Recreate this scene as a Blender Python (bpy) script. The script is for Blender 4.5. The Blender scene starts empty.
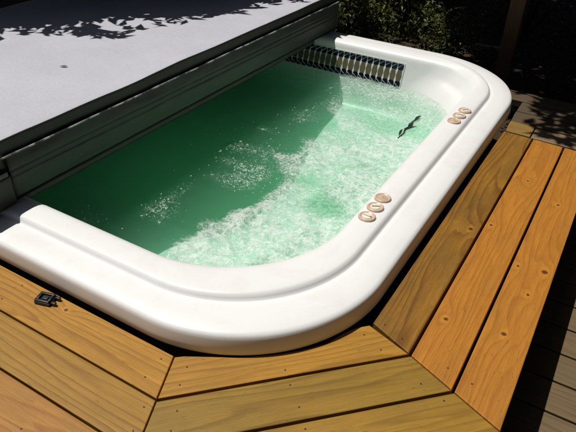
import bpy, bmesh, math, random
from mathutils import Vector, Matrix, noise
import numpy as np

S = bpy.context.scene
COL = S.collection
PI = math.pi
R = math.radians
SUN = Vector((-.42, -.07, 1.0))          # towards the sun

# ------------------------------------------------------------------ helpers
def link(o, parent=None):
    COL.objects.link(o)
    if parent is not None: o.parent = parent
    return o
def tag(o, label=None, cat=None, group=None, kind=None):
    if label: o['label'] = label
    if cat: o['category'] = cat
    if group: o['group'] = group
    if kind: o['kind'] = kind
    return o
def empty(name, loc=(0, 0, 0)):
    o = bpy.data.objects.new(name, None); o.location = loc; o.empty_display_size = .1
    return link(o)
def mesh_obj(name, verts, faces, mats, parent=None, smooth=False, uvs=None, midx=None):
    me = bpy.data.meshes.new(name)
    me.from_pydata([tuple(v) for v in verts], [], faces)
    for m in (mats if isinstance(mats, (list, tuple)) else [mats]): me.materials.append(m)
    if smooth: me.polygons.foreach_set('use_smooth', [True] * len(me.polygons))
    if midx: me.polygons.foreach_set('material_index', midx)
    if uvs:
        l = me.uv_layers.new(name='UVMap')
        flat = []
        for lo in me.loops: flat += list(uvs[lo.vertex_index])
        l.data.foreach_set('uv', flat)
    me.update()
    o = bpy.data.objects.new(name, me)
    link(o)
    if parent is not None:
        o.parent = parent
        o.matrix_parent_inverse = Matrix.Translation(-Vector(parent.location))
    return o
def bm_obj(name, bm, mats, parent=None, smooth=False, angle=None):
    me = bpy.data.meshes.new(name); bm.normal_update(); bm.to_mesh(me); bm.free()
    for m in (mats if isinstance(mats, (list, tuple)) else [mats]): me.materials.append(m)
    if smooth: me.polygons.foreach_set('use_smooth', [True] * len(me.polygons))
    if angle: me.set_sharp_from_angle(angle=angle)
    o = bpy.data.objects.new(name, me); link(o)
    if parent is not None:
        o.parent = parent
        o.matrix_parent_inverse = Matrix.Translation(-Vector(parent.location))
    return o
def bm_box(bm, x0, x1, y0, y1, z0, z1, bev=0, seg=2):
    vs = [bm.verts.new(p) for p in [(x0,y0,z0),(x1,y0,z0),(x1,y1,z0),(x0,y1,z0),(x0,y0,z1),(x1,y0,z1),(x1,y1,z1),(x0,y1,z1)]]
    fs = [bm.faces.new([vs[i] for i in q]) for q in [(3,2,1,0),(4,5,6,7),(0,1,5,4),(1,2,6,5),(2,3,7,6),(3,0,4,7)]]
    if bev:
        es = {e for f in fs for e in f.edges}
        bmesh.ops.bevel(bm, geom=list(es), offset=bev, segments=seg, affect='EDGES', profile=.6)
    return vs
def tube(pts, rads, n=10, cap=True):
    V, F = [], []
    pts = [Vector(p) for p in pts]
    up = Vector((0, 0, 1))
    for i, p in enumerate(pts):
        d = (pts[min(i+1, len(pts)-1)] - pts[max(i-1, 0)]).normalized()
        a = d.cross(up)
        if a.length < .05: a = d.cross(Vector((1, 0, 0)))
        a.normalize(); b = d.cross(a).normalized()
        for k in range(n):
            t = 2*PI*k/n
            V.append(p + (a*math.cos(t) + b*math.sin(t))*rads[i])
    for i in range(len(pts)-1):
        for k in range(n):
            F.append((i*n+k, i*n+(k+1) % n, (i+1)*n+(k+1) % n, (i+1)*n+k))
    if cap:
        F.append(tuple(range(n))[::-1]); F.append(tuple(range((len(pts)-1)*n, len(pts)*n)))
    return V, F

# ------------------------------------------------------------------ node helpers
class NT:
    def __init__(s, name):
        s.mat = bpy.data.materials.new(name); s.mat.use_nodes = True
        s.t = s.mat.node_tree; s.t.nodes.clear()
        s.out = s.t.nodes.new('ShaderNodeOutputMaterial')
    def n(s, typ, **kw):
        nd = s.t.nodes.new('ShaderNode' + typ)
        for k, v in kw.items(): setattr(nd, k, v)
        return nd
    def set(s, sock, v):
        if isinstance(v, bpy.types.NodeSocket): s.t.links.new(v, sock)
        elif v is not None: sock.default_value = v
    def m(s, op, a, b=None, c=None, clamp=False):
        nd = s.n('Math', operation=op, use_clamp=clamp)
        s.set(nd.inputs[0], a)
        if b is not None: s.set(nd.inputs[1], b)
        if c is not None: s.set(nd.inputs[2], c)
        return nd.outputs[0]
    def comb(s, x, y, z=0.):
        nd = s.n('CombineXYZ'); s.set(nd.inputs[0], x); s.set(nd.inputs[1], y); s.set(nd.inputs[2], z); return nd.outputs[0]
    def noise(s, vec, scale, detail=3, rough=.5, dist=0):
        nd = s.n('TexNoise'); s.set(nd.inputs['Vector'], vec); nd.inputs['Scale'].default_value = scale
        nd.inputs['Detail'].default_value = detail; nd.inputs['Roughness'].default_value = rough; nd.inputs['Distortion'].default_value = dist
        return nd.outputs[0]
    def ramp(s, f, stops, interp='LINEAR'):
        nd = s.n('ValToRGB'); s.set(nd.inputs[0], f); cr = nd.color_ramp; cr.interpolation = interp
        while len(cr.elements) < len(stops): cr.elements.new(.5)
        for e, (p, c) in zip(cr.elements, stops):
            e.position = p; e.color = (c if isinstance(c, (tuple, list)) else (c, c, c)) [:3] + (1,) if isinstance(c, tuple) else (c, c, c, 1)
        return nd.outputs[0]
    def mix(s, f, a, b, bt='MIX'):
        nd = s.n('Mix', data_type='RGBA', blend_type=bt)
        s.set(nd.inputs[0], f)
        for k, v in ((6, a), (7, b)):
            if isinstance(v, tuple): v = tuple(v)[:3] + (1,)
            s.set(nd.inputs[k], v)
        return nd.outputs[2]
    def bump(s, h, dist=.002, strength=1):
        nd = s.n('Bump'); s.set(nd.inputs['Height'], h); nd.inputs['Distance'].default_value = dist; nd.inputs['Strength'].default_value = strength
        return nd.outputs[0]
    def pbr(s, col, rough=.5, normal=None, spec=.5, coat=0, metal=0):
        nd = s.n('BsdfPrincipled')
        if isinstance(col, tuple): col = col[:3] + (1,)
        s.set(nd.inputs['Base Color'], col); s.set(nd.inputs['Roughness'], rough)
        nd.inputs['Specular IOR Level'].default_value = spec; nd.inputs['Metallic'].default_value = metal
        nd.inputs['Coat Weight'].default_value = coat; nd.inputs['Coat Roughness'].default_value = .05
        if normal is not None: s.set(nd.inputs['Normal'], normal)
        return nd.outputs[0]
    def surf(s, sh): s.t.links.new(sh, s.out.inputs['Surface']); return s.mat
    def pos(s): return s.n('NewGeometry').outputs['Position']
    def sep(s, v):
        nd = s.n('SeparateXYZ'); s.set(nd.inputs[0], v); return nd.outputs

def simple(name, col, rough=.5, var=0.15, scale=30, spec=.5, coat=0, bump=0):
    t = NT(name); p = t.pos()
    nz = t.noise(p, scale, 4)
    c = t.mix(nz, tuple(x*(1-var) for x in col), tuple(min(1, x*(1+var)) for x in col))
    nb = t.bump(t.noise(p, scale*4, 3), .001, bump) if bump else None
    return t.surf(t.pbr(c, rough, nb, spec, coat))

# ------------------------------------------------------------------ wood
def wood(name, light, dark, green, seed, knots=(), greenamt=.3, weather=0, rings=15., contrast=.6):
    t = NT(name)
    uv = t.n('UVMap').outputs[0]
    u, v, _ = t.sep(uv)
    us = t.m('ADD', u, seed*7.31)
    # knots bend the grain around them
    bend = None; core = None
    for (ku, kv, kr) in knots:
        du = t.m('SUBTRACT', u, ku); dv = t.m('SUBTRACT', v, kv)
        dd = t.m('SQRT', t.m('ADD', t.m('POWER', t.m('MULTIPLY', t.m('ABSOLUTE', du), .55), 2.), t.m('POWER', t.m('ABSOLUTE', dv), 2.)))
        b = t.m('MULTIPLY', t.m('EXPONENT', t.m('MULTIPLY', dd, -1/(kr*2.6))), 2.2)
        dc = t.m('SQRT', t.m('ADD', t.m('POWER', t.m('ABSOLUTE', du), 2.), t.m('POWER', t.m('ABSOLUTE', dv), 2.)))
        nz = t.m('MULTIPLY', t.noise(t.comb(u, v, seed), 160, 2), kr*.7)
        dcn = t.m('SUBTRACT', t.m('ADD', dc, nz), kr*.35)
        c = t.m('SUBTRACT', 1., t.m('DIVIDE', dcn, kr), clamp=True)
        bend = b if bend is None else t.m('ADD', bend, b)
        core = c if core is None else t.m('MAXIMUM', core, c)
    n1 = t.noise(t.comb(t.m('MULTIPLY', us, .55), t.m('MULTIPLY', v, 4.5), seed), 1.6, 2, .5)
    n2 = t.noise(t.comb(t.m('MULTIPLY', us, 3), t.m('MULTIPLY', v, 26), seed), 1.5, 3, .6)
    fld = t.m('ADD', t.m('MULTIPLY', v, rings*2.2), t.m('MULTIPLY', n1, rings*.6))
    fld = t.m('ADD', fld, t.m('MULTIPLY', n2, .55))
    if bend is not None: fld = t.m('ADD', fld, bend)
    fr = t.m('FRACT', fld)
    # sharp late-wood edge, soft early wood
    ring = t.ramp(fr, [(0, .0), (.55, .25), (.86, 1.), (.93, .8), (1., 0.)])
    fade = t.noise(t.comb(t.m('MULTIPLY', us, 1.3), t.m('MULTIPLY', v, 9), seed+3), 2.2, 3)
    ring = t.m('MULTIPLY', ring, t.m('MULTIPLY_ADD', fade, 1.7, .05, clamp=True))
    fib = t.noise(t.comb(t.m('MULTIPLY', us, 9), t.m('MULTIPLY', v, 260), seed), 1., 4, .75)
    blot = t.noise(t.comb(t.m('MULTIPLY', us, 2.2), t.m('MULTIPLY', v, 7), seed+9), 2.4, 4, .6)
    base = t.mix(t.m('MULTIPLY_ADD', blot, 2.2, -.65 + greenamt, clamp=True), light, green)
    c = t.mix(t.m('MULTIPLY', ring, contrast), base, dark)
    c = t.mix(t.ramp(fib, [(.40, 0.), (.70, .55)]), c, dark)
    # pores / tiny dark flecks and scuffs
    fl = t.noise(t.comb(t.m('MULTIPLY', us, 30), t.m('MULTIPLY', v, 200), seed), 1.2, 2, .5)
    c = t.mix(t.ramp(fl, [(.66, 0.), (.74, .45)]), c, tuple(x*.35 for x in dark))
    sc = t.noise(t.comb(us, v, seed+5), 38, 5, .75)
    c = t.mix(t.ramp(sc, [(.62, 0.), (.80, .18)]), c, tuple(min(1, x*1.25+.02) for x in light))
    sm_ = t.noise(t.comb(t.m('MULTIPLY', us, 1.), v, seed+7), 5, 5, .7, .4)
    c = t.mix(t.ramp(sm_, [(.55, 0.), (.76, .28)]), c, tuple(x*.75 for x in dark))
    if core is not None:
        c = t.mix(t.ramp(t.m('MULTIPLY', bend, .4), [(.40, 0.), (.60, .28), (.75, .1)]), c, tuple(min(1, x*1.35) for x in light))
        c = t.mix(t.ramp(core, [(.02, 0.), (.22, .9), (.38, .6), (.55, .95)]), c, (.055, .02, .006))
    if weather:
        g = t.noise(t.comb(t.m('MULTIPLY', us, 3), t.m('MULTIPLY', v, 40), seed+2), 1.4, 5, .7)
        c = t.mix(weather, c, t.mix(g, (.045, .034, .022), (.23, .165, .10)))
    c = t.mix(1., c, (.95, .91, .78), 'MULTIPLY')
    h = t.m('ADD', t.m('MULTIPLY', fib, .5), t.m('MULTIPLY', ring, .5))
    rg = t.m('MULTIPLY_ADD', blot, .25, .42)
    return t.surf(t.pbr(c, rg, t.bump(h, .0012, .55), .35))

def board(name, poly, z1, thick, mat, parent, origin, udir, bev=.0028):
    """convex or concave outline -> board with eased edges; UV u along the grain, v across"""
    bm = bmesh.new()
    top = [bm.verts.new((x, y, z1)) for x, y in poly]
    f = bm.faces.new(top); bm.normal_update()
    if f.normal.z < 0: f.normal_flip()
    r = bmesh.ops.extrude_face_region(bm, geom=[f])
    vs = [e for e in r['geom'] if isinstance(e, bmesh.types.BMVert)]
    bmesh.ops.translate(bm, vec=(0, 0, -thick), verts=vs)
    bmesh.ops.recalc_face_normals(bm, faces=bm.faces)
    es = [e for e in bm.edges if min(v.co.z for v in e.verts) > z1-1e-5]
    bmesh.ops.bevel(bm, geom=es, offset=bev, segments=3, affect='EDGES', profile=.5)
    uvl = bm.loops.layers.uv.new('UVMap')
    u = Vector(udir).normalized(); v = Vector((-u.y, u.x)); o = Vector(origin)
    for fc in bm.faces:
        for l in fc.loops:
            d = Vector((l.vert.co.x, l.vert.co.y)) - o
            l[uvl].uv = (d.dot(u), d.dot(v) + (0 if l.vert.co.z > z1-.006 else l.vert.co.z - z1))
    return bm_obj(name, bm, mat, parent)

# ------------------------------------------------------------------ camera
cam = bpy.data.cameras.new('camera'); co = bpy.data.objects.new('camera', cam); link(co)
co.location = (0.41133, -0.84741, 1.27026)
co.rotation_euler = (0.97113157, -0.03204521, 0.53834556)
cam.sensor_width = 36; cam.lens = 589.89/576*36; cam.clip_start = .02; cam.clip_end = 500
S.camera = co

# ------------------------------------------------------------------ light
w = bpy.data.worlds.new('World'); S.world = w; w.use_nodes = True
nt = w.node_tree; bg = nt.nodes['Background']
sky = nt.nodes.new('ShaderNodeTexSky'); sky.sky_type = 'NISHITA'; sky.sun_disc = False
sky.sun_elevation = math.atan2(1, math.hypot(.42, .07)); sky.sun_rotation = math.atan2(SUN.x, SUN.y)
sky.air_density = 1.; sky.dust_density = 1.5
nt.links.new(sky.outputs[0], bg.inputs[0]); bg.inputs[1].default_value = .05
sd = bpy.data.lights.new('sun', 'SUN'); sd.energy = 5.0; sd.angle = R(.5); sd.color = (1, .965, .91)
so = bpy.data.objects.new('sun', sd); link(so); so.location = (-4, -2.5, 9)
so.rotation_euler = SUN.to_track_quat('Z', 'Y').to_euler()
S.view_settings.view_transform = 'Standard'; S.view_settings.look = 'None'
S.view_settings.exposure = -.28; S.view_settings.gamma = 1
S.view_settings.use_curve_mapping = False
S.render.engine = 'CYCLES'
S.cycles.max_bounces = 10; S.cycles.volume_bounces = 3; S.cycles.transparent_max_bounces = 24
S.cycles.sample_clamp_indirect = 6; S.cycles.use_denoising = True
S.cycles.caustics_reflective = False; S.cycles.caustics_refractive = False

# ------------------------------------------------------------------ deck
W = .146; L = .41874; T = math.tan(R(22.5)); G = .0045
deck = empty('wooden_deck', (0.2, 0, -.35))
tag(deck, 'honey-brown wooden deck of mitred boards wrapped around the white hot tub', 'deck')
P1 = lambda s, o=0: (s, L - s*T + o)
def P2(s, o=0): return (-L + s*T + o, -s)
orange = (.53, .225, .032); odark = (.25, .080, .009); ogreen = (.40, .18, .026)
olive = (.38, .22, .05); oldark = (.20, .088, .012); olgreen = (.25, .17, .035)
nailm = simple('nail_steel', (.010,.008,.007), .6)
def nail(x, y, brd, z=0, r=.0028):
    bm = bmesh.new()
    bmesh.ops.create_cone(bm, cap_ends=True, segments=10, radius1=r, radius2=r*.9, depth=.004, matrix=Matrix.Translation((x, y, z-.0012)))
    bm_obj('nail', bm, nailm, brd)
# boards along the tub's right side
rk = [
 (wood('wood_right_inner', (.42,.20,.03), (.14,.055,.007), (.22,.12,.018), 1.3, [(1.076,.034,.010)], .3, contrast=.9),
  [(.21,.03)]),
 (wood('wood_right_middle', orange, odark, ogreen, 2.1, [(1.145,.122,.007), (1.567,.076,.007), (.556,.105,.008)], .05, contrast=.45), []),
 (wood('wood_right_outer', (.50,.215,.032), odark, ogreen, 3.7, [(.963,.036,.012), (.947,.122,.006), (.589,.082,.009), (.811,.059,.006), (1.439,.076,.007)], .0, contrast=.42), [])]
right_boards = []
for k, (mt, _) in enumerate(rk):
    a, b = k*W+G, (k+1)*W-G
    # u runs along +y, v = -x direction -> v = (k+1)*W - x
    o = board('deck_board', [P1(a, .0022), P1(b, .0022), (b, 1.998-.008*k), (a, 2.006-.008*k)], 0, .036, mt, deck, ((k+1)*W, 0), (0, 1))
    right_boards.append(o)
# diagonal boards across the corner
cut = [(-.417+.004,-.008),(-.393,.009),(-.348,.036),(-.263,.086),(-.185,.148),(-.125,.206),(-.077,.268),(-.051,.335),(-.030,.374),(-.001,.404)]
e = (math.sqrt(.5), math.sqrt(.5))
diag_m = [wood('wood_corner_inner', (.50,.255,.033), oldark, (.38,.205,.028), 4.4, [(.62,-.03,.005)], .1, contrast=.6),
          wood('wood_corner_middle', (.37,.215,.032), (.15,.08,.011), (.28,.175,.026), 5.2, [], .25, contrast=.75, rings=11),
          wood('wood_corner_outer', (.41,.23,.032), (.17,.088,.011), (.31,.185,.026), 6.9, [], .2, contrast=.6)]
diag_boards = []
for k in range(3):
    a, b = k*W+G, (k+1)*W-G
    if k == 0: poly = cut + [P1(b, -.002), P2(b, .002)]
    else: poly = [P2(a, .002), P1(a, -.002), P1(b, -.002), P2(b, .002)]
    diag_boards.append(board('deck_board', poly, 0, .036, diag_m[k], deck, (-L, 0), e))
left_m = [wood('wood_near_inner', (.51,.255,.033), oldark, (.39,.205,.028), 7.7, [(-.811, -.039, .007)], .1, contrast=.7),
          wood('wood_near_middle', (.43,.235,.034), oldark, (.33,.195,.028), 8.5, [], .15, contrast=.8, rings=17),
          wood('wood_near_outer', (.44,.22,.04), odark, (.30,.17,.035), 9.1, [], .05, contrast=.6)]
left_boards = []
for k in range(3):
    a, b = k*W+G, (k+1)*W-G
    a += -.0015 if k else .002; b += .0015
    left_boards.append(board('deck_board', [(-3.2, -b), P2(b, -.002), P2(a, -.002), (-3.2, -a)], 0, .036, left_m[k], deck, (0, 0), (1, 0)))
for x, y in [(-.44,-.034),(-.434,-.106),(-1.013,-.111),(-1.013,-.036)]: nail(x, y, left_boards[0])
for x, y in [(-.37,-.181),(-.344,-.248)]: nail(x, y, left_boards[1])
for x, y in [(-.579,-.389)]: nail(x, y, left_boards[2])
for x, y in [(-.361,-.018),(-.338,-.077),(-.172,.159),(-.127,.118),(.002,.358),(.068,.33)]: nail(x, y, diag_boards[0])
for x, y in [(-.291,-.145),(-.266,-.199),(-.089,.081),(-.033,.032),(.21,.275)]: nail(x, y, diag_boards[1])
for x, y in [(.013,-.017),(.282,.254)]: nail(x, y, diag_boards[2])
for x, y in [(.104,.404),(.038,.43),(.03,1.97),(.115,1.965)]: nail(x, y, right_boards[0])
for x, y in [(.255,.369),(.18,1.955)]: nail(x, y, right_boards[1])
for x, y in [(.329,.35)]: nail(x, y, right_boards[2])
# cross boards behind
bk = wood('wood_rear_grey', (.42,.30,.20), (.2,.13,.08), (.3,.22,.15), 11.2, [], .2, .55, contrast=.6)
bd = wood('wood_rear_shade', (.12,.085,.06), (.06,.04,.03), (.09,.07,.05), 14.2, [], .2, .2, contrast=.6)  # canopy shade on the rear boards is put into this dark tone
bo = wood('wood_rear_brown', (.36,.22,.07), (.2,.1,.025), (.24,.17,.05), 12.2, [], .3, contrast=.6)
board('deck_board', [(.012,2.018),(.128,2.014),(.128,2.145),(.0,2.15)], 0, .036, bo, deck, (0, 2), (1, 0))
board('deck_board', [(.134,2.006),(2.4,1.985),(2.4,2.125),(.134,2.135)], 0, .036, bk, deck, (0, 2), (1, 0))
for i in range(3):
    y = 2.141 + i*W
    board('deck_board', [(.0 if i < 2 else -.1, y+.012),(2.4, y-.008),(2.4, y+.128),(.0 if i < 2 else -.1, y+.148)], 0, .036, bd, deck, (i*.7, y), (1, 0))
# framing under the boards
fm = wood('wood_framing', (.30,.18,.07), (.16,.08,.025), (.2,.15,.06), 13.3, [], .2, .3)
def joist(name, x0, x1, y0, y1, z0, z1, along):
    V = [(x0,y0,z0),(x1,y0,z0),(x1,y1,z0),(x0,y1,z0),(x0,y0,z1),(x1,y0,z1),(x1,y1,z1),(x0,y1,z1)]
    F = [(3,2,1,0),(4,5,6,7),(0,1,5,4),(1,2,6,5),(2,3,7,6),(3,0,4,7)]
    uv = [((v[1], v[2]) if along == 'y' else (v[0], v[2])) for v in V]
    mesh_obj(name, V, F, fm, deck, uvs=uv)
joist('fascia_board', .385, .422, .255, 1.98, -.30, -.04, 'y')
for y in (.75, 1.2, 1.65): joist('joist', .01, .38, y, y+.038, -.18, -.04, 'x')
for x in (-2.6, -2.05, -1.5, -.95): joist('joist', x, x+.038, -.43, -.01, -.18, -.04, 'y')
joist('fascia_board', .4, 2.4, 1.992, 2.03, -.24, -.04, 'x')

# lower deck
lower = empty('lower_deck', (1.2, 0, -.35))
tag(lower, 'weathered grey lower deck one step down at the right edge', 'deck')
y = -1.6; i = 0
gm = [wood('wood_weathered', (.24,.165,.09), (.10,.065,.03), (.17,.13,.08), 20+j*1.7, [], .3, .5, contrast=.9) for j in range(4)]
zl = -.25; wl = .139
y0 = .745 - 17*wl
for i in range(26):
    ya = y0 + i*wl
    if ya + wl > 1.95: break
    board('deck_board', [(.30, ya+.0045),(2.6, ya+.0045),(2.6, ya+wl-.0045),(.30, ya+wl-.0045)], zl, .036, gm[i % 4], lower, (i*1.37, ya), (1, 0))

# ground
def ground_mat():
    t = NT('soil'); p = t.pos()
    n = t.noise(p, 6, 6, .65); n2 = t.noise(p, 60, 5, .7)
    c = t.mix(n, (.035,.024,.015), (.085,.06,.035)); c = t.mix(t.ramp(n2, [(.45, 0.), (.7, .6)]), c, (.02,.014,.009))
    return t.surf(t.pbr(c, .95, t.bump(n2, .02, .8), .2))
gv, gf = [], []
N = 60
gx = sorted([math.copysign(abs(i/30-1)**2.2, i/30-1)*150 for i in range(N+1)] + [-2.57, -.11])
gy = sorted([math.copysign(abs(i/30-1)**2.2, i/30-1)*150 + 3 for i in range(N+1)] + [.11, 2.64])
for y in gy:
    for x in gx:
        gv.append((x, y, -.37 + (.05*noise.noise((x*.9, y*.9, 0)) if (y > 3 or x < -3) else 0)))
def inpit(x, y): return -2.57 < x < -.11 and .11 < y < 2.64
for j in range(len(gy)-1):
    for i in range(len(gx)-1):
        if inpit((gx[i]+gx[i+1])/2, (gy[j]+gy[j+1])/2): continue
        n_ = len(gx); gf.append((j*n_+i, j*n_+i+1, (j+1)*n_+i+1, (j+1)*n_+i))
b_ = len(gv)                                  # the pit the tub stands in
for z in (-.37, -1.0): gv += [(-2.57,.11,z),(-.11,.11,z),(-.11,2.64,z),(-2.57,2.64,z)]
for i in range(4): gf.append((b_+i, b_+(i+1) % 4, b_+4+(i+1) % 4, b_+4+i))
gf.append((b_+4, b_+5, b_+6, b_+7))
tag(mesh_obj('ground', gv, gf, ground_mat(), smooth=True), kind='structure')

# ------------------------------------------------------------------ hot tub shell
X0, X1, Y0, Y1 = -2.66, -.020, .014, 2.73
def ring(d, rad, nside=46, ncor=44, e=0.):
    """rounded rectangle inset by d; rad = (SE, NE, NW, SW)"""
    x0, x1, y0, y1 = X0+d, X1-d, Y0+d, Y1-d
    cs = [(x1-rad[0], y0+rad[0], -90, rad[0]), (x1-rad[1], y1-rad[1], 0, rad[1]), (x0+rad[2], y1-rad[2], 90, rad[2]), (x0+rad[3], y0+rad[3], 180, rad[3])]
    P = []
    for k, (cx, cy, a0, r) in enumerate(cs):
        arc = [(cx + r*math.cos(R(a0+90*i/ncor)), cy + r*math.sin(R(a0+90*i/ncor))) for i in range(ncor+1)]
        if P:
            q = P[-1]
            P += [(q[0]+(arc[0][0]-q[0])*i/nside, q[1]+(arc[0][1]-q[1])*i/nside) for i in range(1, nside)]
        P += arc
    q, s = P[-1], P[0]
    P += [(q[0]+(s[0]-q[0])*i/nside, q[1]+(s[1]-q[1])*i/nside) for i in range(1, nside)]
    return P
# key profile: (inset d, z, radii SE, NE)
KEY = [(.07,-.004,.50,.55),(.014,-.003,.52,.57),(.004,-.002,.52,.57),(-.0015,.002,.52,.57),(-.004,.010,.52,.57),(-.003,.03,.52,.58),(.000,.056,.52,.58),(.002,.0655,.52,.575),(.007,.072,.515,.57),(.017,.0765,.51,.56),(.055,.0795,.50,.55),(.088,.080,.49,.52),
       (.103,.0798,.48,.50),(.108,.0785,.477,.495),(.1115,.0795,.475,.49),(.116,.088,.472,.485),(.121,.0965,.47,.48),(.131,.0997,.465,.46),(.155,.1005,.46,.42),(.18,.1005,.46,.37),(.2,.0985,.46,.33),
       (.214,.0945,.46,.31),(.225,.087,.46,.30),(.232,.077,.46,.30),(.236,.066,.46,.30),(.240,.052,.455,.31),(.252,.01,.45,.33),(.264,-.03,.44,.36),(.276,-.07,.43,.39),(.290,-.12,.42,.42),
       (.305,-.20,.41,.42),(.32,-.235,.40,.41),(.35,-.262,.38,.39),(.41,-.275,.35,.36),(.50,-.295,.33,.33),(.62,-.305,.30,.30),(.74,-.33,.28,.28),(.84,-.375,.26,.26),(.93,-.44,.25,.25),(1.02,-.52,.24,.24),(1.10,-.59,.2,.2),(1.18,-.64,.14,.14),(1.24,-.66,.08,.08)]
keys = []
for a, b in zip(KEY, KEY[1:]):
    dist = math.hypot(b[0]-a[0], b[1]-a[1]); n = max(1, int(dist/.013)) if a[1] > -.2 and a[0] > .1 else max(1, int(dist/.05))
    for i in range(n):
        t = i/n; keys.append(tuple(a[k]+(b[k]-a[k])*t for k in range(4)))
keys.append(KEY[-1])
V, F = [], []
for (d, z, r1, r2) in keys:
    rr = ring(d, (r1, r2, r1, r1))
    M = len(rr)
    for (x, y) in rr:
        zz = z; ox = oy = 0
        # moulded headrest hollow in the far right corner
        if d > .13 and z > -.12 and x > -.9 and y > 1.9:
            cx, cy = -.62, 2.12
            ang = math.atan2(y-cy, x-cx)
            s = (ang - R(41))*.36                       # arc length along the corner
            q = (d-.215)                                # depth down the slope
            hgt = (.095 - z) if d > .215 else -(.215-d)
            u1 = abs(s)/.165; v1 = abs(hgt-.045)/.062
            f = (u1**4 + v1**4)**.25
            k = .75/(1+math.exp((f-1)*7))
            lip = math.exp(-((f-1)/.2)**2)
            zz -= .014*k - .0035*lip
            ox = math.cos(ang)*.014*k; oy = math.sin(ang)*.014*k
        V.append((x+ox, y+oy, zz))
for j in range(len(keys)-1):
    for i in range(M): F.append((j*M+i, j*M+(i+1) % M, (j+1)*M+(i+1) % M, (j+1)*M+i))
b0 = (len(keys)-1)*M; F.append(tuple(range(b0, b0+M)))
def acrylic():
    t = NT('white_acrylic'); p = t.pos()
    n = t.noise(p, 3, 3); n2 = t.noise(p, 45, 4, .6)
    c = t.mix(n, (.775,.77,.765), (.82,.815,.81))
    sp = t.noise(p, 420, 2); c = t.mix(t.ramp(sp, [(.70, 0.), (.78, .35)]), c, (.45,.40,.33))
    st = t.noise(p, 7, 6, .75, .5); c = t.mix(t.ramp(st, [(.50, 0.), (.75, .22)]), c, (.6,.54,.42))
    return t.surf(t.pbr(c, t.m('MULTIPLY_ADD', n2, .12, .30), t.bump(n, .01, .08), .45, .05))
acr = acrylic()
tub = empty('hot_tub', (-1.33, 1.37, -.37))
tag(tub, 'white acrylic hot tub with rounded corners set into the deck', 'hot tub')
mesh_obj('shell', V, F, acr, tub, smooth=True)
# cabinet below the rim
cabm = simple('cabinet_brown', (.03,.022,.016), .8)
cv, cf = [], []
for z in (-.37, -.005):
    cv += [(x, y, z) for x, y in ring(.055, (.48,)*4)]
n = len(cv)//2
for i in range(n): cf.append((i, (i+1) % n, n+(i+1) % n, n+i))
mesh_obj('cabinet', cv, cf, cabm, tub, smooth=True)

# tile band on the far wall
tile_white = simple('grout_white', (.72,.73,.70), .35); tile_navy = simple('tile_navy', (.006,.008,.018), .18, coat=.5)
tile_tan = simple('tile_tan', (.13,.11,.065), .25, .35, 60, coat=.4)
wall_n = Vector((0, -1, 0)); za, zb = .047, -.112
def wy(z):       # shell wall y at height z (far side, straight part)
    for a, b in zip(KEY[15:], KEY[16:]):
        if b[1] <= z <= a[1] and a[0] > .2: return Y1 - (a[0] + (b[0]-a[0])*(a[1]-z)/(a[1]-b[1]))
V, F, MI = [], [], []
def plate(pts, mi, off):
    base = len(V)
    n = len(pts)
    for o in (off, -.001):
        for x, z in pts: V.append((x, wy(z)-o-.0015, z))
    F.append(tuple(range(base, base+n))); MI.append(mi)
    for i in range(n): F.append((base+i, base+n+i, base+n+(i+1) % n, base+(i+1) % n)); MI.append(mi)
xr = -.716; per = .0402; nt_ = 34
H = .047-(-.094)
for k in range(nt_):
    x1_, x0_ = xr-k*per, xr-(k+1)*per
    f = lambda a, b: (x0_+a*per, -.094+b*H)
    plate([f(0,0), f(1,0), f(1,1), f(0,1)], 0, .0012)
    plate([f(.5+.31,.71), f(.5-.31,.71), f(.5-.455,.5), f(.5-.31,.29), f(.5+.31,.29), f(.5+.455,.5)][::-1], 2, .003)
    for s in (1, -1):
        g = lambda a, b: f(a, .5+s*b)
        A = [g(.05,.475), g(.88,.475), g(.05,.33)]
        B = [g(.96,.46), g(.96,.29), g(.82,.225), g(.20,.225), g(.08,.29)]
        plate(A if s < 0 else A[::-1], 1, .003)
        plate(B if s < 0 else B[::-1], 1, .003)
plate([(xr, -.0945), (xr+.004, -.0945), (xr+.004, .049), (xr-nt_*per, .049), (xr-nt_*per, .0472), (xr, .0472)], 0, .002)
mesh_obj('tile_band', V, F, [tile_white, tile_navy, tile_tan], tub, midx=MI)

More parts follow.
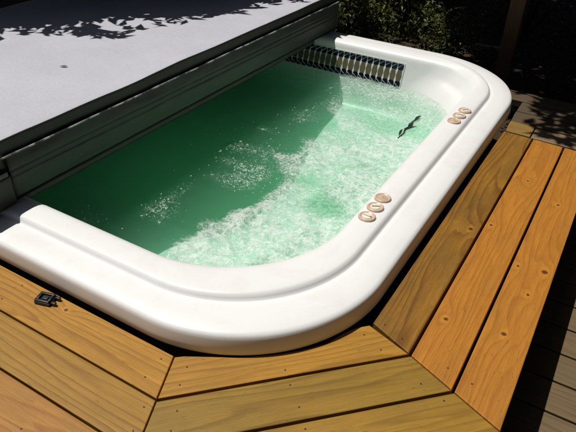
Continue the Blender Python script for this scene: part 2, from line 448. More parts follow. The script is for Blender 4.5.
# air and diverter controls
knm = simple('control_beige', (.58,.43,.32), .35, .1, 80); kcap = simple('control_cap', (.78,.74,.66), .25, .05)
def lathe(prof, n=36):
    V, F = [], []
    for r, z in prof:
        for k in range(n): V.append((r*math.cos(2*PI*k/n), r*math.sin(2*PI*k/n), z))
    for j in range(len(prof)-1):
        for k in range(n): F.append((j*n+k, j*n+(k+1) % n, (j+1)*n+(k+1) % n, (j+1)*n+k))
    F.append(tuple(range((len(prof)-1)*n, len(prof)*n)))
    return V, F
def knob(x, y, r, rz, flat=False):
    z0 = .0995
    prof = [(1.0,-.004),(1.0,.004),(.96,.007),(.86,.009),(.78,.0085),(.74,.0065),(.55,.006),(.0001,.0055)]
    Vv, Ff = lathe([(a*r, b) for a, b in prof])
    # notched grip rim
    Vv = [(vx*(1-.02*(i % 3 == 0)), vy*(1-.02*(i % 3 == 0)), vz) for i, (vx, vy, vz) in enumerate(Vv)]
    Vv = [(vx+x, vy+y, vz+z0) for vx, vy, vz in Vv]
    o = mesh_obj('control_knob', Vv, Ff, knm, tub, smooth=True)
    bm = bmesh.new()
    if flat:
        for j, rr in enumerate((.62, .40)):
            bmesh.ops.create_cone(bm, cap_ends=True, segments=28, radius1=r*rr, radius2=r*(rr-.05), depth=.002, matrix=Matrix.Translation((0, 0, .0068+j*.0016)))
        bm_box(bm, -r*.12, r*.12, -r*.12, r*.12, .009, .0115, .0005)
        mtl = knm
    else:
        bmesh.ops.create_cone(bm, cap_ends=True, segments=28, radius1=r*.60, radius2=r*.55, depth=.003, matrix=Matrix.Translation((0, 0, .0072)))
        bm_box(bm, -r*.46, r*.46, -r*.13, r*.13, .0085, .0145, .0015)
        mtl = kcap
    bmesh.ops.transform(bm, matrix=Matrix.Translation((x, y, z0)) @ Matrix.Rotation(rz, 4, 'Z'), verts=bm.verts)
    c = bm_obj('cap', bm, mtl, None, smooth=True, angle=R(30))
    c.parent = o
for (x, y, rz, fl) in [(-.199,.934,.2,True),(-.197,.861,.5,False),(-.197,.789,-.1,False)]: knob(x, y, .0315, rz, fl)
for (x, y, rz, fl) in [(-.180,1.893,.7,False),(-.184,1.819,.2,False),(-.187,1.747,.5,True)]: knob(x, y, .0315, rz, fl)

# jets on the walls under water
jm = simple('jet_grey', (.45,.47,.46), .3)
for (x, y, nx, ny, z) in [(-.342,.85,-1,0,-.2),(-.342,1.25,-1,0,-.2),(-.342,1.7,-1,0,-.2),(-.75,.345,0,1,-.2)]:
    Vv, Ff = lathe([(.034,-.01),(.034,.004),(.03,.008),(.022,.008),(.018,.0),(.0001,-.004)], 24)
    q = Vector((nx, ny, .1)).to_track_quat('Z', 'Y')
    mesh_obj('jet', [q @ Vector(v) + Vector((x, y, z)) for v in Vv], Ff, jm, tub, smooth=True)

# ------------------------------------------------------------------ water
ZW = -.088
def sm(a, b, x):
    t = max(0., min(1., (x-a)/(b-a))); return t*t*(3-2*t)
def turb(x, y):
    """how churned the surface is, 0..1"""
    n = noise.noise((x*2.6, y*2.6, 3.3))*.20 + noise.noise((x*9, y*9, 1.7))*.09
    EY = [(-9,-.88),(.3,-.88),(.44,-.86),(.59,-.805),(.73,-.765),(.87,-.735),(1.02,-.70),(1.12,-.73),(1.28,-.84),(1.5,-.87),(1.72,-.82),(1.98,-.93),(2.3,-1.04),(9,-1.08)]
    for (ya, ea), (yb, eb) in zip(EY, EY[1:]):
        if ya <= y < yb: edge = ea+(eb-ea)*(y-ya)/(yb-ya)
    m = sm(edge-.06, edge+.07, x + n*.55)
    m *= 1 - .75*math.exp(-(((x+.47)*.93-(y-1.03)*.36)/.15)**2 - (((y-1.03)*.93+(x+.47)*.36)/.10)**2)*sm(-.7,-.55,x)
    # clear tongue drifting between the jets
    m *= 1 - .6*math.exp(-((x+.63)/.10)**2 - ((y-1.17)/.09)**2)
    m *= 1 - .52*sm(1.60, 1.90, y - (x+.55)*.35 + .22*noise.noise((x*5, y*5, 9)))
    m *= 1.0 + .55*noise.noise((x*4.5, y*4.5, 11))
    return min(1., max(0., m))
def patch(x, y):
    s = 0
    for (px, py, rx, ry, a) in [(-1.02,.62,.10,.09,.55),(-.92,.98,.12,.07,.7),(-.93,1.28,.14,.09,.55),(-.98,1.75,.10,.12,.5),(-1.22,.42,.10,.07,.6),(-.86,1.1,.08,.1,.6),(-1.3,1.35,.12,.1,.25),(-.98,1.12,.16,.05,.5),(-1.12,1.5,.16,.05,.4),(-.95,2.0,.08,.12,.5),(-1.05,.78,.05,.12,.4),(-1.1,1.25,.08,.05,.4)]:
        s += a*math.exp(-((x-px)/rx)**2-((y-py)/ry)**2)
    return min(1, s)
wx0, wx1, wy0_, wy1 = -2.45, X1-.2, Y0+.2, Y1-.2
# finer grid over the part in view
xs = [wx0 + i*.03 for i in range(int((-1.7-wx0)/.03))] + list(np.arange(-1.7, wx1, .0062)) + [wx1]
ys = list(np.arange(wy0_, wy1, .0068)) + [wy1]
V, F, att = [], [], []
nx, ny = len(xs), len(ys)
for y in ys:
    for x in xs:
        m = turb(x, y); p = patch(x, y); k = max(m, p*.7)
        h = .0035*noise.noise((x*5, y*5, .5)) + .0022*noise.noise((x*13, y*9, 6.5)) + .0009*noise.noise((x*31, y*24, 8.5))
        if x > -1.75:
            a = noise.noise((x*14, y*14, 2.1)); b = noise.noise((x*34, y*30, 7.7)); c = noise.noise((x*80, y*75, 4.2))
            h += k*(.0100*(1-2*abs(a)) + .0032*(1-2*abs(b)) + .0012*c) + .0010*b
        # rings spreading in the far corner
        dr = math.hypot(x+.50, y-2.13)
        h += .0028*math.sin(dr*105)*math.exp(-(dr/.14)**2)*sm(.02, .05, dr)
        V.append((x, y, ZW + h)); att.append((m, p))
for j in range(ny-1):
    for i in range(nx-1):
        q = j*nx+i; F.append((q, q+1, q+nx+1, q+nx))
nf = len(F)
# closed body of water: sides and floor, all outside or under the moulded shell
base = len(V)
bot = -.93
per_ = [i for i in range(nx)] + [j*nx+nx-1 for j in range(1, ny)] + [(ny-1)*nx+i for i in range(nx-2, -1, -1)] + [j*nx for j in range(ny-2, 0, -1)]
for q in per_: V.append((V[q][0], V[q][1], bot)); att.append((0, 0))
n = len(per_)
for i in range(n): F.append((per_[(i+1) % n], per_[i], base+i, base+(i+1) % n))
F.append(tuple(range(base, base+n))[::-1])
def water_mat():
    t = NT('pool_water'); p = t.pos()
    x, y, z = t.sep(p)
    at = t.n('Attribute', attribute_name='foam'); mx, px, _ = t.sep(at.outputs['Vector'])
    n1 = t.noise(p, 42, 4, .65, 1.8); n2 = t.noise(p, 120, 3, .7, 1.6); n3 = t.noise(p, 9, 3, .6, .4)
    vo = t.n('TexVoronoi', feature='DISTANCE_TO_EDGE'); t.set(vo.inputs['Vector'], p); vo.inputs['Scale'].default_value = 95
    ve = t.ramp(vo.outputs['Distance'], [(0, 1.), (.10, 0.)])
    # churned water: teal milky cells, clearer gaps between them, white bubble flecks
    n4 = t.noise(p, 15, 4, .6, 2.2)
    nb = t.noise(p, 70, 3, .6, .5)
    edge = t.m('MULTIPLY_ADD', t.m('SUBTRACT', nb, .5), 1.1, mx)
    edge = t.ramp(edge, [(.24, 0.), (.60, 1.)])
    n5 = t.noise(p, 190, 2, .6, .8); n6 = t.noise(p, 260, 2, .6, .5)
    milk = t.m('MULTIPLY', edge, t.m('MULTIPLY', t.ramp(n4, [(.38, .10), (.58, .95)]), t.m('MULTIPLY_ADD', mx, .75, .25)))
    gap = t.m('MULTIPLY', t.ramp(n5, [(.54, 0.), (.63, .75)]), t.ramp(n1, [(.40, 1.), (.62, .15)]))
    milk = t.m('MULTIPLY', milk, t.m('SUBTRACT', 1., gap))
    cell = t.ramp(n1, [(.46, 0.), (.58, 1.)])
    fl2 = t.m('MAXIMUM', t.ramp(n2, [(.53, 0.), (.60, 1.)]), t.ramp(n6, [(.54, 0.), (.60, 1.)]))
    fl = t.m('MULTIPLY', fl2, t.m('MULTIPLY_ADD', cell, .75, .25))
    fl = t.m('MULTIPLY', fl, edge)
    pf = t.m('MULTIPLY', t.ramp(px, [(.18, 0.), (.6, 1.)]), t.m('MULTIPLY', fl2, cell))
    white = t.m('MAXIMUM', fl, pf)
    zmask = t.m('GREATER_THAN', z, ZW-.05)
    foam = t.m('MAXIMUM', t.m('MULTIPLY', milk, .80), t.m('MULTIPLY', white, .85))
    foam = t.m('MAXIMUM', foam, .012)
    foam = t.m('MULTIPLY', foam, zmask)
    fcol = t.mix(white, t.mix(edge, (.035,.30,.11), t.mix(n3, (.60,.70,.65), (.86,.90,.87))), (.90,.94,.91))
    turbm = t.m('ADD', mx, t.m('MULTIPLY', px, .6), clamp=True)
    hb = t.m('ADD', t.m('MULTIPLY', t.m('MULTIPLY', n1, turbm), 1.), t.m('MULTIPLY', t.m('MULTIPLY', n2, turbm), .7))
    hb = t.m('ADD', hb, t.m('MULTIPLY', t.noise(p, 25, 2), .10))
    bn = t.bump(hb, .008, .6)
    tr = t.n('BsdfTransparent'); tr.inputs[0].default_value = (1, 1, 1, 1)
    gl = t.n('BsdfGlossy'); gl.inputs['Roughness'].default_value = .06; t.set(gl.inputs['Normal'], bn)
    fr = t.n('Fresnel'); fr.inputs['IOR'].default_value = 1.33; t.set(fr.inputs['Normal'], bn)
    # air on this side only: inside faces behave as plain transparent
    bf = t.n('NewGeometry').outputs['Backfacing']
    fac = t.m('MULTIPLY', t.m('MULTIPLY', fr.outputs[0], t.m('SUBTRACT', 1., bf)), zmask)
    m1 = t.n('MixShader'); t.set(m1.inputs[0], fac); t.t.links.new(tr.outputs[0], m1.inputs[1]); t.t.links.new(gl.outputs[0], m1.inputs[2])
    df = t.pbr(fcol, .3, bn, .5)
    m2 = t.n('MixShader'); t.set(m2.inputs[0], foam); t.t.links.new(m1.outputs[0], m2.inputs[1]); t.t.links.new(df, m2.inputs[2])
    ab = t.n('VolumeAbsorption'); ab.inputs['Color'].default_value = (.20, .91, .55, 1); ab.inputs['Density'].default_value = 1.6
    vs = t.n('VolumeScatter'); vs.inputs['Color'].default_value = (.50, 1, .72, 1); vs.inputs['Density'].default_value = 1.15; vs.inputs['Anisotropy'].default_value = .3
    ad = t.n('AddShader'); t.t.links.new(ab.outputs[0], ad.inputs[0]); t.t.links.new(vs.outputs[0], ad.inputs[1])
    t.t.links.new(ad.outputs[0], t.out.inputs['Volume'])
    return t.surf(m2.outputs[0])
wo = mesh_obj('water', V, F, water_mat(), smooth=True)
tag(wo, kind='structure')
fa = wo.data.attributes.new('foam', 'FLOAT_VECTOR', 'POINT')
fa.data.foreach_set('vector', [c for a in att for c in (a[0], a[1], 0)])

# bubbles
rnd = random.Random(5)
ico = bmesh.new(); bmesh.ops.create_icosphere(ico, subdivisions=1, radius=1)
iv = [v.co.copy() for v in ico.verts]; jf = [tuple(v.index for v in f.verts) for f in ico.faces]; ico.free()
V, F = [], []
cnt = 0
while cnt < 1700:
    x = rnd.uniform(-1.45, -.33); y = rnd.uniform(.3, 2.42)
    pr = max(.5*turb(x, y), patch(x, y)*.9, .012)
    if rnd.random() > pr: continue
    r = rnd.choice([.0009,.0012,.0015,.002,.0028]) * rnd.uniform(.7, 1.2)
    b = len(V); V += [(x+v.x*r, y+v.y*r, ZW+.003+v.z*r*.7) for v in iv]; F += [tuple(b+i for i in f) for f in jf]
    cnt += 1
for _ in range(22):
    for _t in range(400):
        x = rnd.uniform(-1.4, -.5); y = rnd.uniform(.3, 2.3)
        if rnd.random() < patch(x, y)*(1-turb(x, y)): break
    r_ = rnd.uniform(.003, .009); b = len(V); n_ = 12; e_ = rnd.uniform(.6, 1.); a_ = rnd.uniform(0, PI)
    for k in range(n_):
        for (q, h) in ((1, 0), (.93, .0010), (.86, 0)):
            if rnd.random() < .0: pass
            cx = math.cos(2*PI*k/n_)*r_*q; cy = math.sin(2*PI*k/n_)*r_*q*e_
            V.append((x+cx*math.cos(a_)-cy*math.sin(a_), y+cx*math.sin(a_)+cy*math.cos(a_), ZW+.004+h))
    m_ = 12
    for k in range(m_):
        for j in (0, 1): F.append((b+k*3+j, b+k*3+j+1, b+((k+1) % n_)*3+j+1, b+((k+1) % n_)*3+j))
bub = NT('bubble_skin')
b_ = bub.surf(bub.pbr((.85,.90,.87), .08, None, .8))
tag(mesh_obj('bubbles', V, F, b_, smooth=True), 'small white air bubbles scattered on the churned green water', 'bubbles', kind='stuff')

# dark sprig in the water
tw = empty('floating_twig', (-.46, 1.94, ZW))
tag(tw, 'dark leafy twig floating in the bubbly far end of the water', 'twig')
dk = simple('twig_dark', (.012,.022,.018), .4)
pts = [(-.459,1.79,ZW+.006),(-.452,1.85,ZW+.010),(-.463,1.90,ZW+.012),(-.450,1.95,ZW+.012),(-.462,2.01,ZW+.012),(-.456,2.06,ZW+.010),(-.456,2.105,ZW+.008)]
Vv, Ff = tube(pts, [.003,.004,.006,.005,.005,.006,.003], 8); mesh_obj('stem', Vv, Ff, dk, tw, smooth=True)
def leaf_mesh(c, ang, ln, wd, curl=.25, tilt=0):
    c = Vector(c); V = []; F = []; n = 6
    q = Matrix.Rotation(ang, 3, 'Z') @ Matrix.Rotation(tilt, 3, 'X')
    for i in range(n+1):
        t = i/n; wv = wd*math.sin(PI*min(1, t*.97+.02))**.8
        for s in (-1, 0, 1):
            V.append(c + q @ Vector((t*ln, s*wv/2, abs(s)*wv*curl + .06*ln*math.sin(t*PI))))
    for i in range(n):
        for k in (0, 1): F.append((i*3+k, i*3+k+1, (i+1)*3+k+1, (i+1)*3+k))
    return V, F
for (px, py, a, ln, wd) in [(-.459,1.80,1.75,.085,.014),(-.458,1.87,1.15,.10,.015),(-.448,1.90,1.75,.09,.016),(-.442,1.935,1.9,.075,.013),(-.46,2.02,1.45,.085,.016)]:
    Vv, Ff = leaf_mesh((px, py, ZW+.014), a, ln, wd, .1); mesh_obj('leaf', Vv, Ff, dk, tw, smooth=True)

# ------------------------------------------------------------------ cover
def vinyl(name, col, rough=.5, dusty=.2):
    t = NT(name); p = t.pos()
    n = t.noise(p, 4, 5, .6); n2 = t.noise(p, 300, 3, .6); n3 = t.noise(p, 16, 5, .7)
    c = t.mix(t.m('MULTIPLY', n, .9), tuple(x*.88 for x in col), tuple(x*1.1 for x in col))
    c = t.mix(t.ramp(n3, [(.55, 0.), (.8, dusty)]), c, tuple(x*.6+.03 for x in col))
    c = t.mix(t.ramp(t.noise(p, 140, 3, .7), [(.40, .0), (.68, .22)]), c, tuple(x*.45 for x in col))
    c = t.mix(t.ramp(t.noise(p, 1.6, 4, .7, .5), [(.42, .0), (.75, .35)]), c, (col[0]*.72, col[1]*.72, col[2]*.70))
    h = t.m('ADD', t.m('MULTIPLY', t.noise(p, 5, 3), 3.), t.m('MULTIPLY', n2, .06))
    return t.surf(t.pbr(c, rough, t.bump(h, .006, .6), .35))
vtop = vinyl('cover_vinyl_grey', (.53,.53,.59), .5)
vside = vinyl('cover_vinyl_side_shade', (.028,.034,.021), .5)  # shade and green bounce on the cover's sides, put into the vinyl colour
def pipe_mat():
    t = NT('cover_piping'); p = t.pos(); x, y, z = t.sep(p)
    n = t.noise(t.comb(0., y, 0.), 13, 3, .6); n2 = t.noise(p, 300, 2)
    c = t.mix(t.ramp(n, [(.44, 0.), (.58, 1.)]), (.03,.035,.028), (.62,.63,.60)); c = t.mix(t.m('MULTIPLY', n2, .5), c, (.05,.05,.045))  # broken bright dashes: sun catching the zip, painted into its colour
    return t.surf(t.pbr(c, .45))
vpipe = pipe_mat()
cov = empty('spa_cover', (-1.97, 1.37, .1))
tag(cov, 'grey folded vinyl hot tub cover with shade coloured into its sides, lying across the tub', 'cover')
def panel(name, x0, x1, y0, y1, z0, z1, tilt=0, parent=cov):
    """foam panel, vinyl skin: grid box with eased, slightly wavy edges"""
    bm = bmesh.new()
    bm_box(bm, x0, x1, y0, y1, z0, z1)
    bmesh.ops.subdivide_edges(bm, edges=[e for e in bm.edges if abs(e.verts[0].co.y-e.verts[1].co.y) > .5 or abs(e.verts[0].co.x-e.verts[1].co.x) > .5], cuts=40, use_grid_fill=True)
    es = [e for e in bm.edges if len(e.link_faces) == 2 and e.calc_face_angle() > .5]
    bmesh.ops.bevel(bm, geom=es, offset=.009, segments=3, affect='EDGES', profile=.5)
    for v in bm.verts:
        n = noise.noise((v.co.x*3, v.co.y*3, 1)); n2 = noise.noise((v.co.x*1, v.co.y*7, v.co.z*9))
        v.co.z += .006*n; v.co.x += .0025*n2
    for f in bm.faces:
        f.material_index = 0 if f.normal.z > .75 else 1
    return bm_obj(name, bm, [vtop, vside], parent, smooth=True, angle=R(50))
YE0, YE1 = .03, 2.71
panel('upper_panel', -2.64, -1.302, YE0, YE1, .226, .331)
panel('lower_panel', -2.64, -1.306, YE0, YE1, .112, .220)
def strip(name, x_of, z0, z1, y0, y1, mat, nz=14, ny=90, th=.004):
    V, F = [], []
    for s in (0, 1):
        for j in range(nz+1):
            for i in range(ny+1):
                y = y0+(y1-y0)*i/ny; z = z0+(z1-z0)*j/nz
                V.append((x_of(y, z) - s*th, y, z))
    st = (nz+1)*(ny+1)
    for s in (0, 1):
        for j in range(nz):
            for i in range(ny):
                q = s*st + j*(ny+1)+i; f = (q, q+1, q+ny+2, q+ny+1)
                F.append(f if s == 0 else f[::-1])
    for i in range(ny):
        for j in (0, nz):
            q = j*(ny+1)+i; F.append((q, q+1, q+1+st, q+st))
    for j in range(nz):
        for i in (0, ny):
            q = j*(ny+1)+i; F.append((q, q+ny+1, q+ny+1+st, q+st))
    return mesh_obj(name, V, F, mat, cov, smooth=True)
def flapx(y, z):
    u = (z-.112)/.165
    crease = -.004*math.exp(-((z-.198-.004*noise.noise((y*2, 0, 0)))/.0035)**2) - .003*math.exp(-((z-.222)/.003)**2)
    return -1.292 + .010*math.sin(PI*u) + crease + .0022*noise.noise((y*5, z*22, 2)) + .0015*noise.noise((y*17, z*30, 2))
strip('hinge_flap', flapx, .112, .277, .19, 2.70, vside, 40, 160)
# piping / zip along the top of the flap
V, F = [], []
pts = [(-1.284+.0012*noise.noise((y*7, 0, 0)), y, .278+.002*noise.noise((y*3, 5, 0))) for y in np.arange(.1, 2.72, .02)]
Vv, Ff = tube(pts, [.0034+.0008*noise.noise((i*.3, 1, 1)) for i in range(len(pts))], 8); mesh_obj('zip', Vv, Ff, vpipe, cov, smooth=True)
Vv, Ff = tube([(-1.299, y, .106) for y in (.19, 1., 2., 2.70)], [.0085]*4, 10); mesh_obj('flap_gap_shade', Vv, Ff, simple('gap_shade_black', (.004,.004,.004), .9), cov, smooth=True)  # black tube added to draw the shadow gap below the flap
# inner skirt hanging under the fold
skb = vinyl('cover_skirt_brown', (.045,.04,.028), .6)
strip('inner_skirt', lambda y, z: -1.322 + .004*noise.noise((y*6, z*10, 8)), .060, .108, .245, 2.46, skb, 6, 80)
# side skirt at the near corner with its strap
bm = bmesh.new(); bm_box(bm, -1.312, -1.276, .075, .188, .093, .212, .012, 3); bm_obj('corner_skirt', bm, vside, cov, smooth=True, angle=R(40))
bm = bmesh.new(); bm_box(bm, -1.30, -1.2715, .10, .175, .214, .232, .003, 2); bm_obj('strap', bm, dk, cov, smooth=True, angle=R(40))

# fallen leaf on the cover
Vv, Ff = leaf_mesh((-1.68,.785,.333), .6, .034, .013, .04); lf = mesh_obj('fallen_leaf', Vv, Ff, simple('dry_leaf_dark', (.03,.022,.012), .7), smooth=True)
tag(lf, 'single small dark leaf lying on the grey cover', 'leaf')

# ------------------------------------------------------------------ cover lock clip on the deck
blk = simple('black_plastic', (.012,.014,.015), .35, .2, 60)
blk2 = simple('black_plastic_worn', (.03,.035,.034), .3, .2, 60)
clip = empty('latch_clip', (-.885, -.042, 0)); tag(clip, 'black plastic cover latch buckle lying on the near deck board', 'buckle')
def place(bm, rz=0.28):
    bmesh.ops.transform(bm, matrix=Matrix.Translation((-.888, -.042, .0005)) @ Matrix.Rotation(rz, 4, 'Z'), verts=bm.verts); return bm
bm = bmesh.new(); bm_box(bm, -.033, .022, -.023, .023, 0, .010, .004, 3); bm_obj('base', place(bm), blk, clip, smooth=True, angle=R(40))
bm = bmesh.new()
for (a, b, c, d) in [(-.031,.018,.0125,.0205),(-.031,.018,-.0205,-.0125),(-.031,-.021,-.0125,.0125),(.010,.018,-.0125,.0125)]: bm_box(bm, a, b, c, d, .0095, .017, .002, 2)
bm_obj('frame', place(bm), blk, clip, smooth=True, angle=R(40))
bm = bmesh.new(); bm_box(bm, -.014, .004, -.007, .007, .0095, .0145, .0015, 2); bm_obj('lock_button', place(bm), blk2, clip, smooth=True, angle=R(40))
for s in (-1, 1):
    bm = bmesh.new(); bm_box(bm, .023, .038, s*.012-.0045, s*.012+.0045, .002, .013, .002, 2); bm_obj('prong', place(bm), blk, clip, smooth=True, angle=R(40))

# ------------------------------------------------------------------ foliage
def leaf_mat(name, c1, c2, tr=.25):
    t = NT(name); p = t.pos(); oi = t.n('NewGeometry').outputs['Random Per Island']
    c = t.mix(oi, c1, c2); c = t.mix(t.m('MULTIPLY', t.noise(p, 2, 2), .5), c, tuple(x*.5 for x in c1))
    d = t.pbr(c, .5, None, .4)
    tl = t.n('BsdfTranslucent'); t.set(tl.inputs[0], t.mix(.5, c, (.08,.10,.01)))
    m = t.n('MixShader'); m.inputs[0].default_value = tr; t.t.links.new(d, m.inputs[1]); t.t.links.new(tl.outputs[0], m.inputs[2])
    return t.surf(m.outputs[0])
lm_can = leaf_mat('canopy_leaf', (.03,.045,.015), (.06,.075,.022), .2)
lm_shr = leaf_mat('shrub_leaf', (.06,.09,.018), (.30,.32,.07), .35)
lm_dk = leaf_mat('dark_shrub_leaf', (.02,.03,.012), (.05,.055,.02), .2)
bark = simple('bark', (.05,.035,.022), .9, .5, 25, bump=1)
def leaves(name, items, mat, parent=None):
    """items: (pos, size, tilt)"""
    V, F = [], []
    for (p, s, tl) in items:
        a = rnd.uniform(0, 2*PI); ca, sa = math.cos(a), math.sin(a)
        t1 = rnd.gauss(0, tl); t2 = rnd.gauss(0, tl)
        ux, uy, uz = ca*math.cos(t1), sa*math.cos(t1), math.sin(t1)
        vx, vy, vz = -sa*math.cos(t2), ca*math.cos(t2), math.sin(t2)
        w_ = s*rnd.uniform(.15, .25); l = s
        b = len(V)
        V += [(p[0]-ux*l*.5, p[1]-uy*l*.5, p[2]-uz*l*.5),
              (p[0]-ux*l*.1+vx*w_, p[1]-uy*l*.1+vy*w_, p[2]-uz*l*.1+vz*w_+.1*s),
              (p[0]+ux*l*.5, p[1]+uy*l*.5, p[2]+uz*l*.5-.1*s),
              (p[0]-ux*l*.1-vx*w_, p[1]-uy*l*.1-vy*w_, p[2]-uz*l*.1-vz*w_+.1*s)]
        F += [(b, b+1, b+2), (b, b+2, b+3)]
    return mesh_obj(name, V, F, mat, parent)
# shade wanted on the ground plane z=0 (projected along the sun)
LB = [(-3.4,-.4),(-2.5,.40),(-2.05,.72),(-1.93,.95),(-1.86,1.10),(-1.62,1.22),(-1.52,1.42),(-1.50,1.60),(-1.42,1.85),(-1.25,2.06),(-1.19,2.35),(-1.18,2.84),(-1.02,2.88)]
def ycov(x):
    for a, b in zip(LB, LB[1:]):
        if a[0] <= x <= b[0]: return a[1]+(b[1]-a[1])*(x-a[0])/(b[0]-a[0])
    return -1.2 if x < -3.4 else None
def inside(x, y):
    """signed depth into the shaded area (m, roughly)"""
    if x < -1.02:
        return (y - ycov(x))*.8
    if x < .08: return y - (2.86 - max(0, (x+.35))*1.2)
    return y - 2.05 - .05*noise.noise((x*6, 0, 0))
def canopy(name, label, x0, x1, y0, y1, hlo, hhi, n, trunk, fall=.16, size=(.05,.12), keep=.45):
    t = empty(name, (trunk[0], trunk[1], -.37)); tag(t, label, 'tree', 'overhanging trees beside the tub')
    items = []; clusters = []
    while len(items) < n:
        # twiggy sprays: a cluster centre, then leaves around it
        cx, cy = rnd.uniform(x0, x1), rnd.uniform(y0, y1)
        d = inside(cx, cy)
        if d < .03: continue
        if -1.8 < cx < -.85 and 3.05 < cy < 4.3 and rnd.random() < .78: continue
        if d < fall and rnd.random() > keep: continue
        h = rnd.uniform(hlo, hhi) if d > .5 else rnd.uniform(hlo, hlo+.5)
        dirn = rnd.uniform(0, 2*PI); ln = rnd.uniform(.10, .30)
        for k in range(rnd.randint(9, 15)):
            u = rnd.uniform(-.5, .5)*ln
            sx = cx + math.cos(dirn)*u + rnd.gauss(0, .03); sy = cy + math.sin(dirn)*u + rnd.gauss(0, .03)
            dd = inside(sx, sy)
            if dd < 0: continue
            hh = h + rnd.uniform(-.06, .06)
            sz = rnd.uniform(*size) * (1 if d > .35 else .72)
            items.append(((sx+SUN.x*hh, sy+SUN.y*hh, hh), sz, .35))
    leaves('crown', items, lm_can, t)
    top = Vector((trunk[0], trunk[1], hhi*.75))
    V, F = tube([(trunk[0], trunk[1], -.4), (trunk[0]+.05, trunk[1]+.03, .5), (trunk[0]-.03, trunk[1], 1.6), top], [.16,.12,.10,.07], 12)
    for k in range(9):
        q = Vector(items[rnd.randrange(len(items))][0]); s = Vector((trunk[0], trunk[1], rnd.uniform(1.2, top.z)))
        mid = (s+q)/2 + Vector((0, 0, .2))
        v2, f2 = tube([s, mid, q], [.045,.025,.008], 6); b = len(V); V += v2; F += [tuple(b+i for i in f) for f in f2]
    mesh_obj('trunk', V, F, bark, t, smooth=True)
canopy('overhanging_tree', 'leafy tree beyond the left end of the cover, throwing leaf shadows on it', -3.6, -1.0, -1.0, 3.2, 1.0, 2.8, 27000, (-4.6, .4), size=(.09,.16), fall=.42, keep=.10)
canopy('overhanging_tree', 'tall leafy tree behind the far right corner of the deck', .0, 4.2, 2.0, 7.5, 1.9, 4.2, 36000, (3.6, 4.4), size=(.10,.18))
canopy('overhanging_tree', 'tall leafy tree standing behind the shrubs at the back', -5.5, .6, 2.6, 8.0, 1.9, 4.2, 40000, (-2.2, 8.2), size=(.10,.18))

def big_sky_screen_tree(x, y, h, rr, n, label):  # unseen trees all round, added to cut the sky light
    t = empty('sky_screen_tree', (x, y, -.37)); tag(t, label, 'tree', 'unseen trees added to screen sky light')
    its = []
    lob = [(rnd.gauss(0, .45)*rr, rnd.gauss(0, .45)*rr, rnd.uniform(.12, 1)*h, rnd.uniform(.35, .6)*rr) for _ in range(22)]
    while len(its) < n:
        a = rnd.choice(lob); d = Vector((rnd.gauss(0, 1), rnd.gauss(0, 1), rnd.gauss(0, 1))).normalized()*a[3]*rnd.uniform(.6, 1.05)
        p = Vector((x+a[0], y+a[1], -.3+a[2])) + d
        if p.z > -.3: its.append((p, rnd.uniform(.2, .42), .8))
    leaves('crown', its, lm_can, t)
    V, F = tube([(x, y, -.4), (x+.1, y, h*.4), (x, y+.1, h*.85)], [.2,.15,.05], 12)
    for a in lob[:10]:
        v2, f2 = tube([(x, y, a[2]*.6), (x+a[0], y+a[1], a[2])], [.06,.02], 6); b = len(V); V += v2; F += [tuple(b+i for i in f) for f in f2]
    mesh_obj('trunk', V, F, bark, t, smooth=True)
def sky_screen_crown(x0, x1, y0, y1, n, trunk, label):  # crown out of view, placed to hold down sky light in the shade
    """unseen high crown added to screen off sky light; the sunny gap over the tub stays open"""
    t = empty('sky_screen_crown', (trunk[0], trunk[1], -.37)); tag(t, label, 'tree', 'unseen high crowns added to screen sky light')
    its = []
    while len(its) < n:
        cx, cy, h = rnd.uniform(x0, x1), rnd.uniform(y0, y1), rnd.uniform(4.2, 5.8)
        for k in range(14):
            px, py, ph = cx+rnd.gauss(0, .3), cy+rnd.gauss(0, .3), h+rnd.gauss(0, .15)
            gx_, gy_ = px-SUN.x*ph, py-SUN.y*ph
            if -3.3 < gx_ < 1.5 and -1.3 < gy_ < 3.0 and not inside(gx_, gy_) > .5: continue
            if -1.8 < gx_ < -.85 and 3.05 < gy_ < 4.3: continue
            its.append(((px, py, ph), rnd.uniform(.2, .36), .5))
    leaves('crown', its, lm_can, t)
    V, F = tube([(trunk[0], trunk[1], -.4), (trunk[0]+.1, trunk[1], 1.5), (trunk[0], trunk[1]+.1, 3.2), (trunk[0], trunk[1], 5)], [.24,.19,.15,.08], 14)
    for k in range(9):
        q = Vector(its[rnd.randrange(len(its))][0]); s = Vector((trunk[0], trunk[1], rnd.uniform(2.6, 4.6)))
        v2, f2 = tube([s, (s+q)/2+Vector((0, 0, .4)), q], [.07,.045,.012], 6); b = len(V); V += v2; F += [tuple(b+i for i in f) for f in f2]
    mesh_obj('trunk', V, F, bark, t, smooth=True)
sky_screen_crown(-.6, 6.5, -3.5, 4., 9000, (5.6, -1.8), 'unseen high crown added to screen sky light, right of the lower deck')
sky_screen_crown(-5.5, 3.5, 2.4, 8.5, 9000, (-5.2, 6.6), 'unseen high crown added to screen sky light, at the back left')
sky_screen_crown(-5.5, 3.5, -7, -1.6, 8000, (-1.5, -5.8), 'unseen high crown added to screen sky light, behind the camera')
sky_screen_crown(-9., -3.6, -3., 4., 7000, (-8., -.5), 'unseen high crown added to screen sky light, far left of the deck')
for x, y, h, rr, lb in [(6.2,.5,6,2.4,'unseen tree added to screen sky light, beyond the lower deck, right of the view'),(6.5,5.5,6,2.6,'unseen tree added to screen sky light, at the far right'),(3.2,-6.2,5,2.4,'unseen tree added to screen sky light, behind the camera'),
                        (-9.5,3.5,6.5,2.8,'unseen tree added to screen sky light, far left beyond the cover'),(-7,8.5,6.5,2.8,'unseen tree added to screen sky light, at the far left corner'),(.5,10.5,7,3,'unseen tree added to screen sky light, at the very back'),(-7.5,-1.8,3.2,2.0,'unseen shorter tree added to screen sky light, left of the deck')]:
    big_sky_screen_tree(x, y, h, rr, 5500, lb)

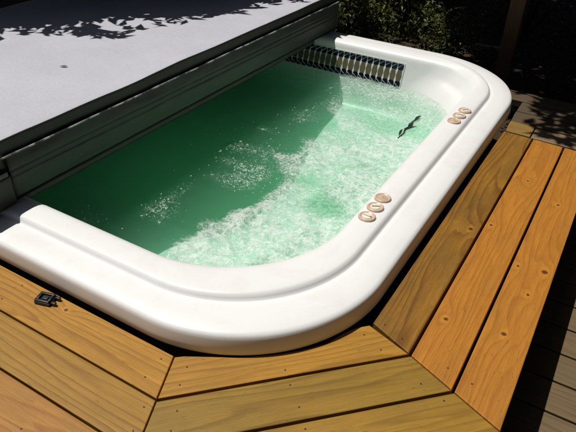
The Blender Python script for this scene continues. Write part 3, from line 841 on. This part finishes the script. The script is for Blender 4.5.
def shrub(x, y, r, h, n, mat, label, size=(.03,.07)):
    t = empty('shrub', (x, y, -.37)); tag(t, label, 'shrub', 'dark shrubs behind the hot tub')
    its = []
    lob = [(rnd.uniform(-.5, .5)*r, rnd.uniform(-.5, .5)*r, rnd.uniform(.35, .85)*h, rnd.uniform(.35, .55)*r) for _ in range(9)]
    while len(its) < n:
        a = rnd.choice(lob); d = Vector((rnd.gauss(0, 1), rnd.gauss(0, 1), rnd.gauss(0, 1))).normalized()*a[3]*rnd.uniform(.5, 1.1)
        p = Vector((x+a[0], y+a[1], -.37+a[2])) + d
        if p.z < -.35: continue
        its.append((p, rnd.uniform(*size), .7))
    leaves('foliage', its, mat, t)
    V, F = [], []
    for a in lob:
        v2, f2 = tube([(x+a[0]*.1, y+a[1]*.1, -.4), (x+a[0]*.6, y+a[1]*.6, -.37+a[2]*.5), (x+a[0], y+a[1], -.37+a[2])], [.014,.01,.004], 6)
        b = len(V); V += v2; F += [tuple(b+i for i in f) for f in f2]
    mesh_obj('stem', V, F, bark, t, smooth=True)
shrub(-1.55, 3.45, .55, .55, 4600, lm_shr, 'olive green leafy shrub right behind the tiled end of the tub', (.022,.055))
shrub(-.95, 3.75, .42, .36, 2000, lm_shr, 'low yellowish shrub behind the middle of the tub rim', (.022,.05))
shrub(-2.4, 4.0, .7, .9, 2200, lm_dk, 'dark shrub behind the cover, left of the olive one')
shrub(-1.6, 5.0, .9, 1.1, 2600, lm_dk, 'large dark shrub at the top edge, behind the olive shrub')
shrub(-.5, 5.2, .8, 1.0, 2200, lm_dk, 'dark shrub left of the brown post')
shrub(.55, 4.6, .8, 1.0, 2200, lm_dk, 'dark shrub right of the brown post')
shrub(.55, 3.3, .45, .6, 1500, lm_dk, 'dark shrub just beyond the rear deck boards')
shrub(1.6, 4.0, .8, 1.1, 2000, lm_dk, 'dark shrub in the far right shade')
shrub(-3.6, 5.2, 1., 1.3, 2200, lm_dk, 'dark shrub far back beyond the cover')
shrub(-3.6, 2.6, .8, 1.0, 2200, lm_dk, 'dark shrub beyond the left edge of the cover')
shrub(-3.9, 1.0, .8, 1.0, 2000, lm_dk, 'dark shrub at the left beside the tree trunk')

# leaf litter
lit = leaf_mat('leaf_litter_brown', (.04,.026,.015), (.22,.14,.08), 0.)
its = []
for _ in range(5200):
    x = rnd.uniform(-3.5, 3); y = rnd.uniform(2.8, 7) if x < -.02 else rnd.uniform(2.6, 7)
    its.append(((x, y, -.33 + rnd.uniform(-.01, .03)), rnd.uniform(.03, .08), .3))
tag(leaves('leaf_litter', its, lit), 'dry brown leaves strewn on the soil behind the tub', 'leaf litter', kind='stuff')

# post
pm = wood('wood_post', (.17,.09,.035), (.08,.04,.015), (.13,.075,.03), 31, [], .3)
V = []; x0, y0_, s = -.335, 3.25, .092
po = empty('wooden_post', (x0+s/2, y0_+s/2, -.37)); tag(po, 'dark brown square wooden post rising behind the far right tub corner', 'post')
V = [(x0,y0_,-.4),(x0+s,y0_,-.4),(x0+s,y0_+s,-.4),(x0,y0_+s,-.4),(x0,y0_,2.3),(x0+s,y0_,2.3),(x0+s,y0_+s,2.3),(x0,y0_+s,2.3)]
uv = [(v[2], v[0]+v[1]) for v in V]
mesh_obj('shaft', V, [(3,2,1,0),(4,5,6,7),(0,1,5,4),(1,2,6,5),(2,3,7,6),(3,0,4,7)], pm, po, uvs=uv)
V = [(x0-.03,y0_-.03,2.302),(x0+s+.03,y0_-.03,2.302),(x0+s+.03,y0_+s+.03,2.302),(x0-.03,y0_+s+.03,2.302)]; V += [(a, b, 2.34) for a, b, c in V]
mesh_obj('cap', V, [(3,2,1,0),(4,5,6,7),(0,1,5,4),(1,2,6,5),(2,3,7,6),(3,0,4,7)], pm, po, uvs=[(v[0], v[1]) for v in V])

# pale scrap of board lying behind
sb = wood('wood_scrap', (.42,.30,.24), (.25,.16,.12), (.35,.27,.2), 41, [], .3, .3)
q = Matrix.Translation((-.64, 4.31, -.325)) @ Matrix.Rotation(R(7), 4, 'Z')
bm = bmesh.new(); bm_box(bm, -.12, .12, -.03, .03, -.012, .012, .003); bmesh.ops.transform(bm, matrix=q, verts=bm.verts)
tag(bm_obj('scrap_board', bm, sb), 'short pale offcut of wood on the soil left of the brown post', 'board')
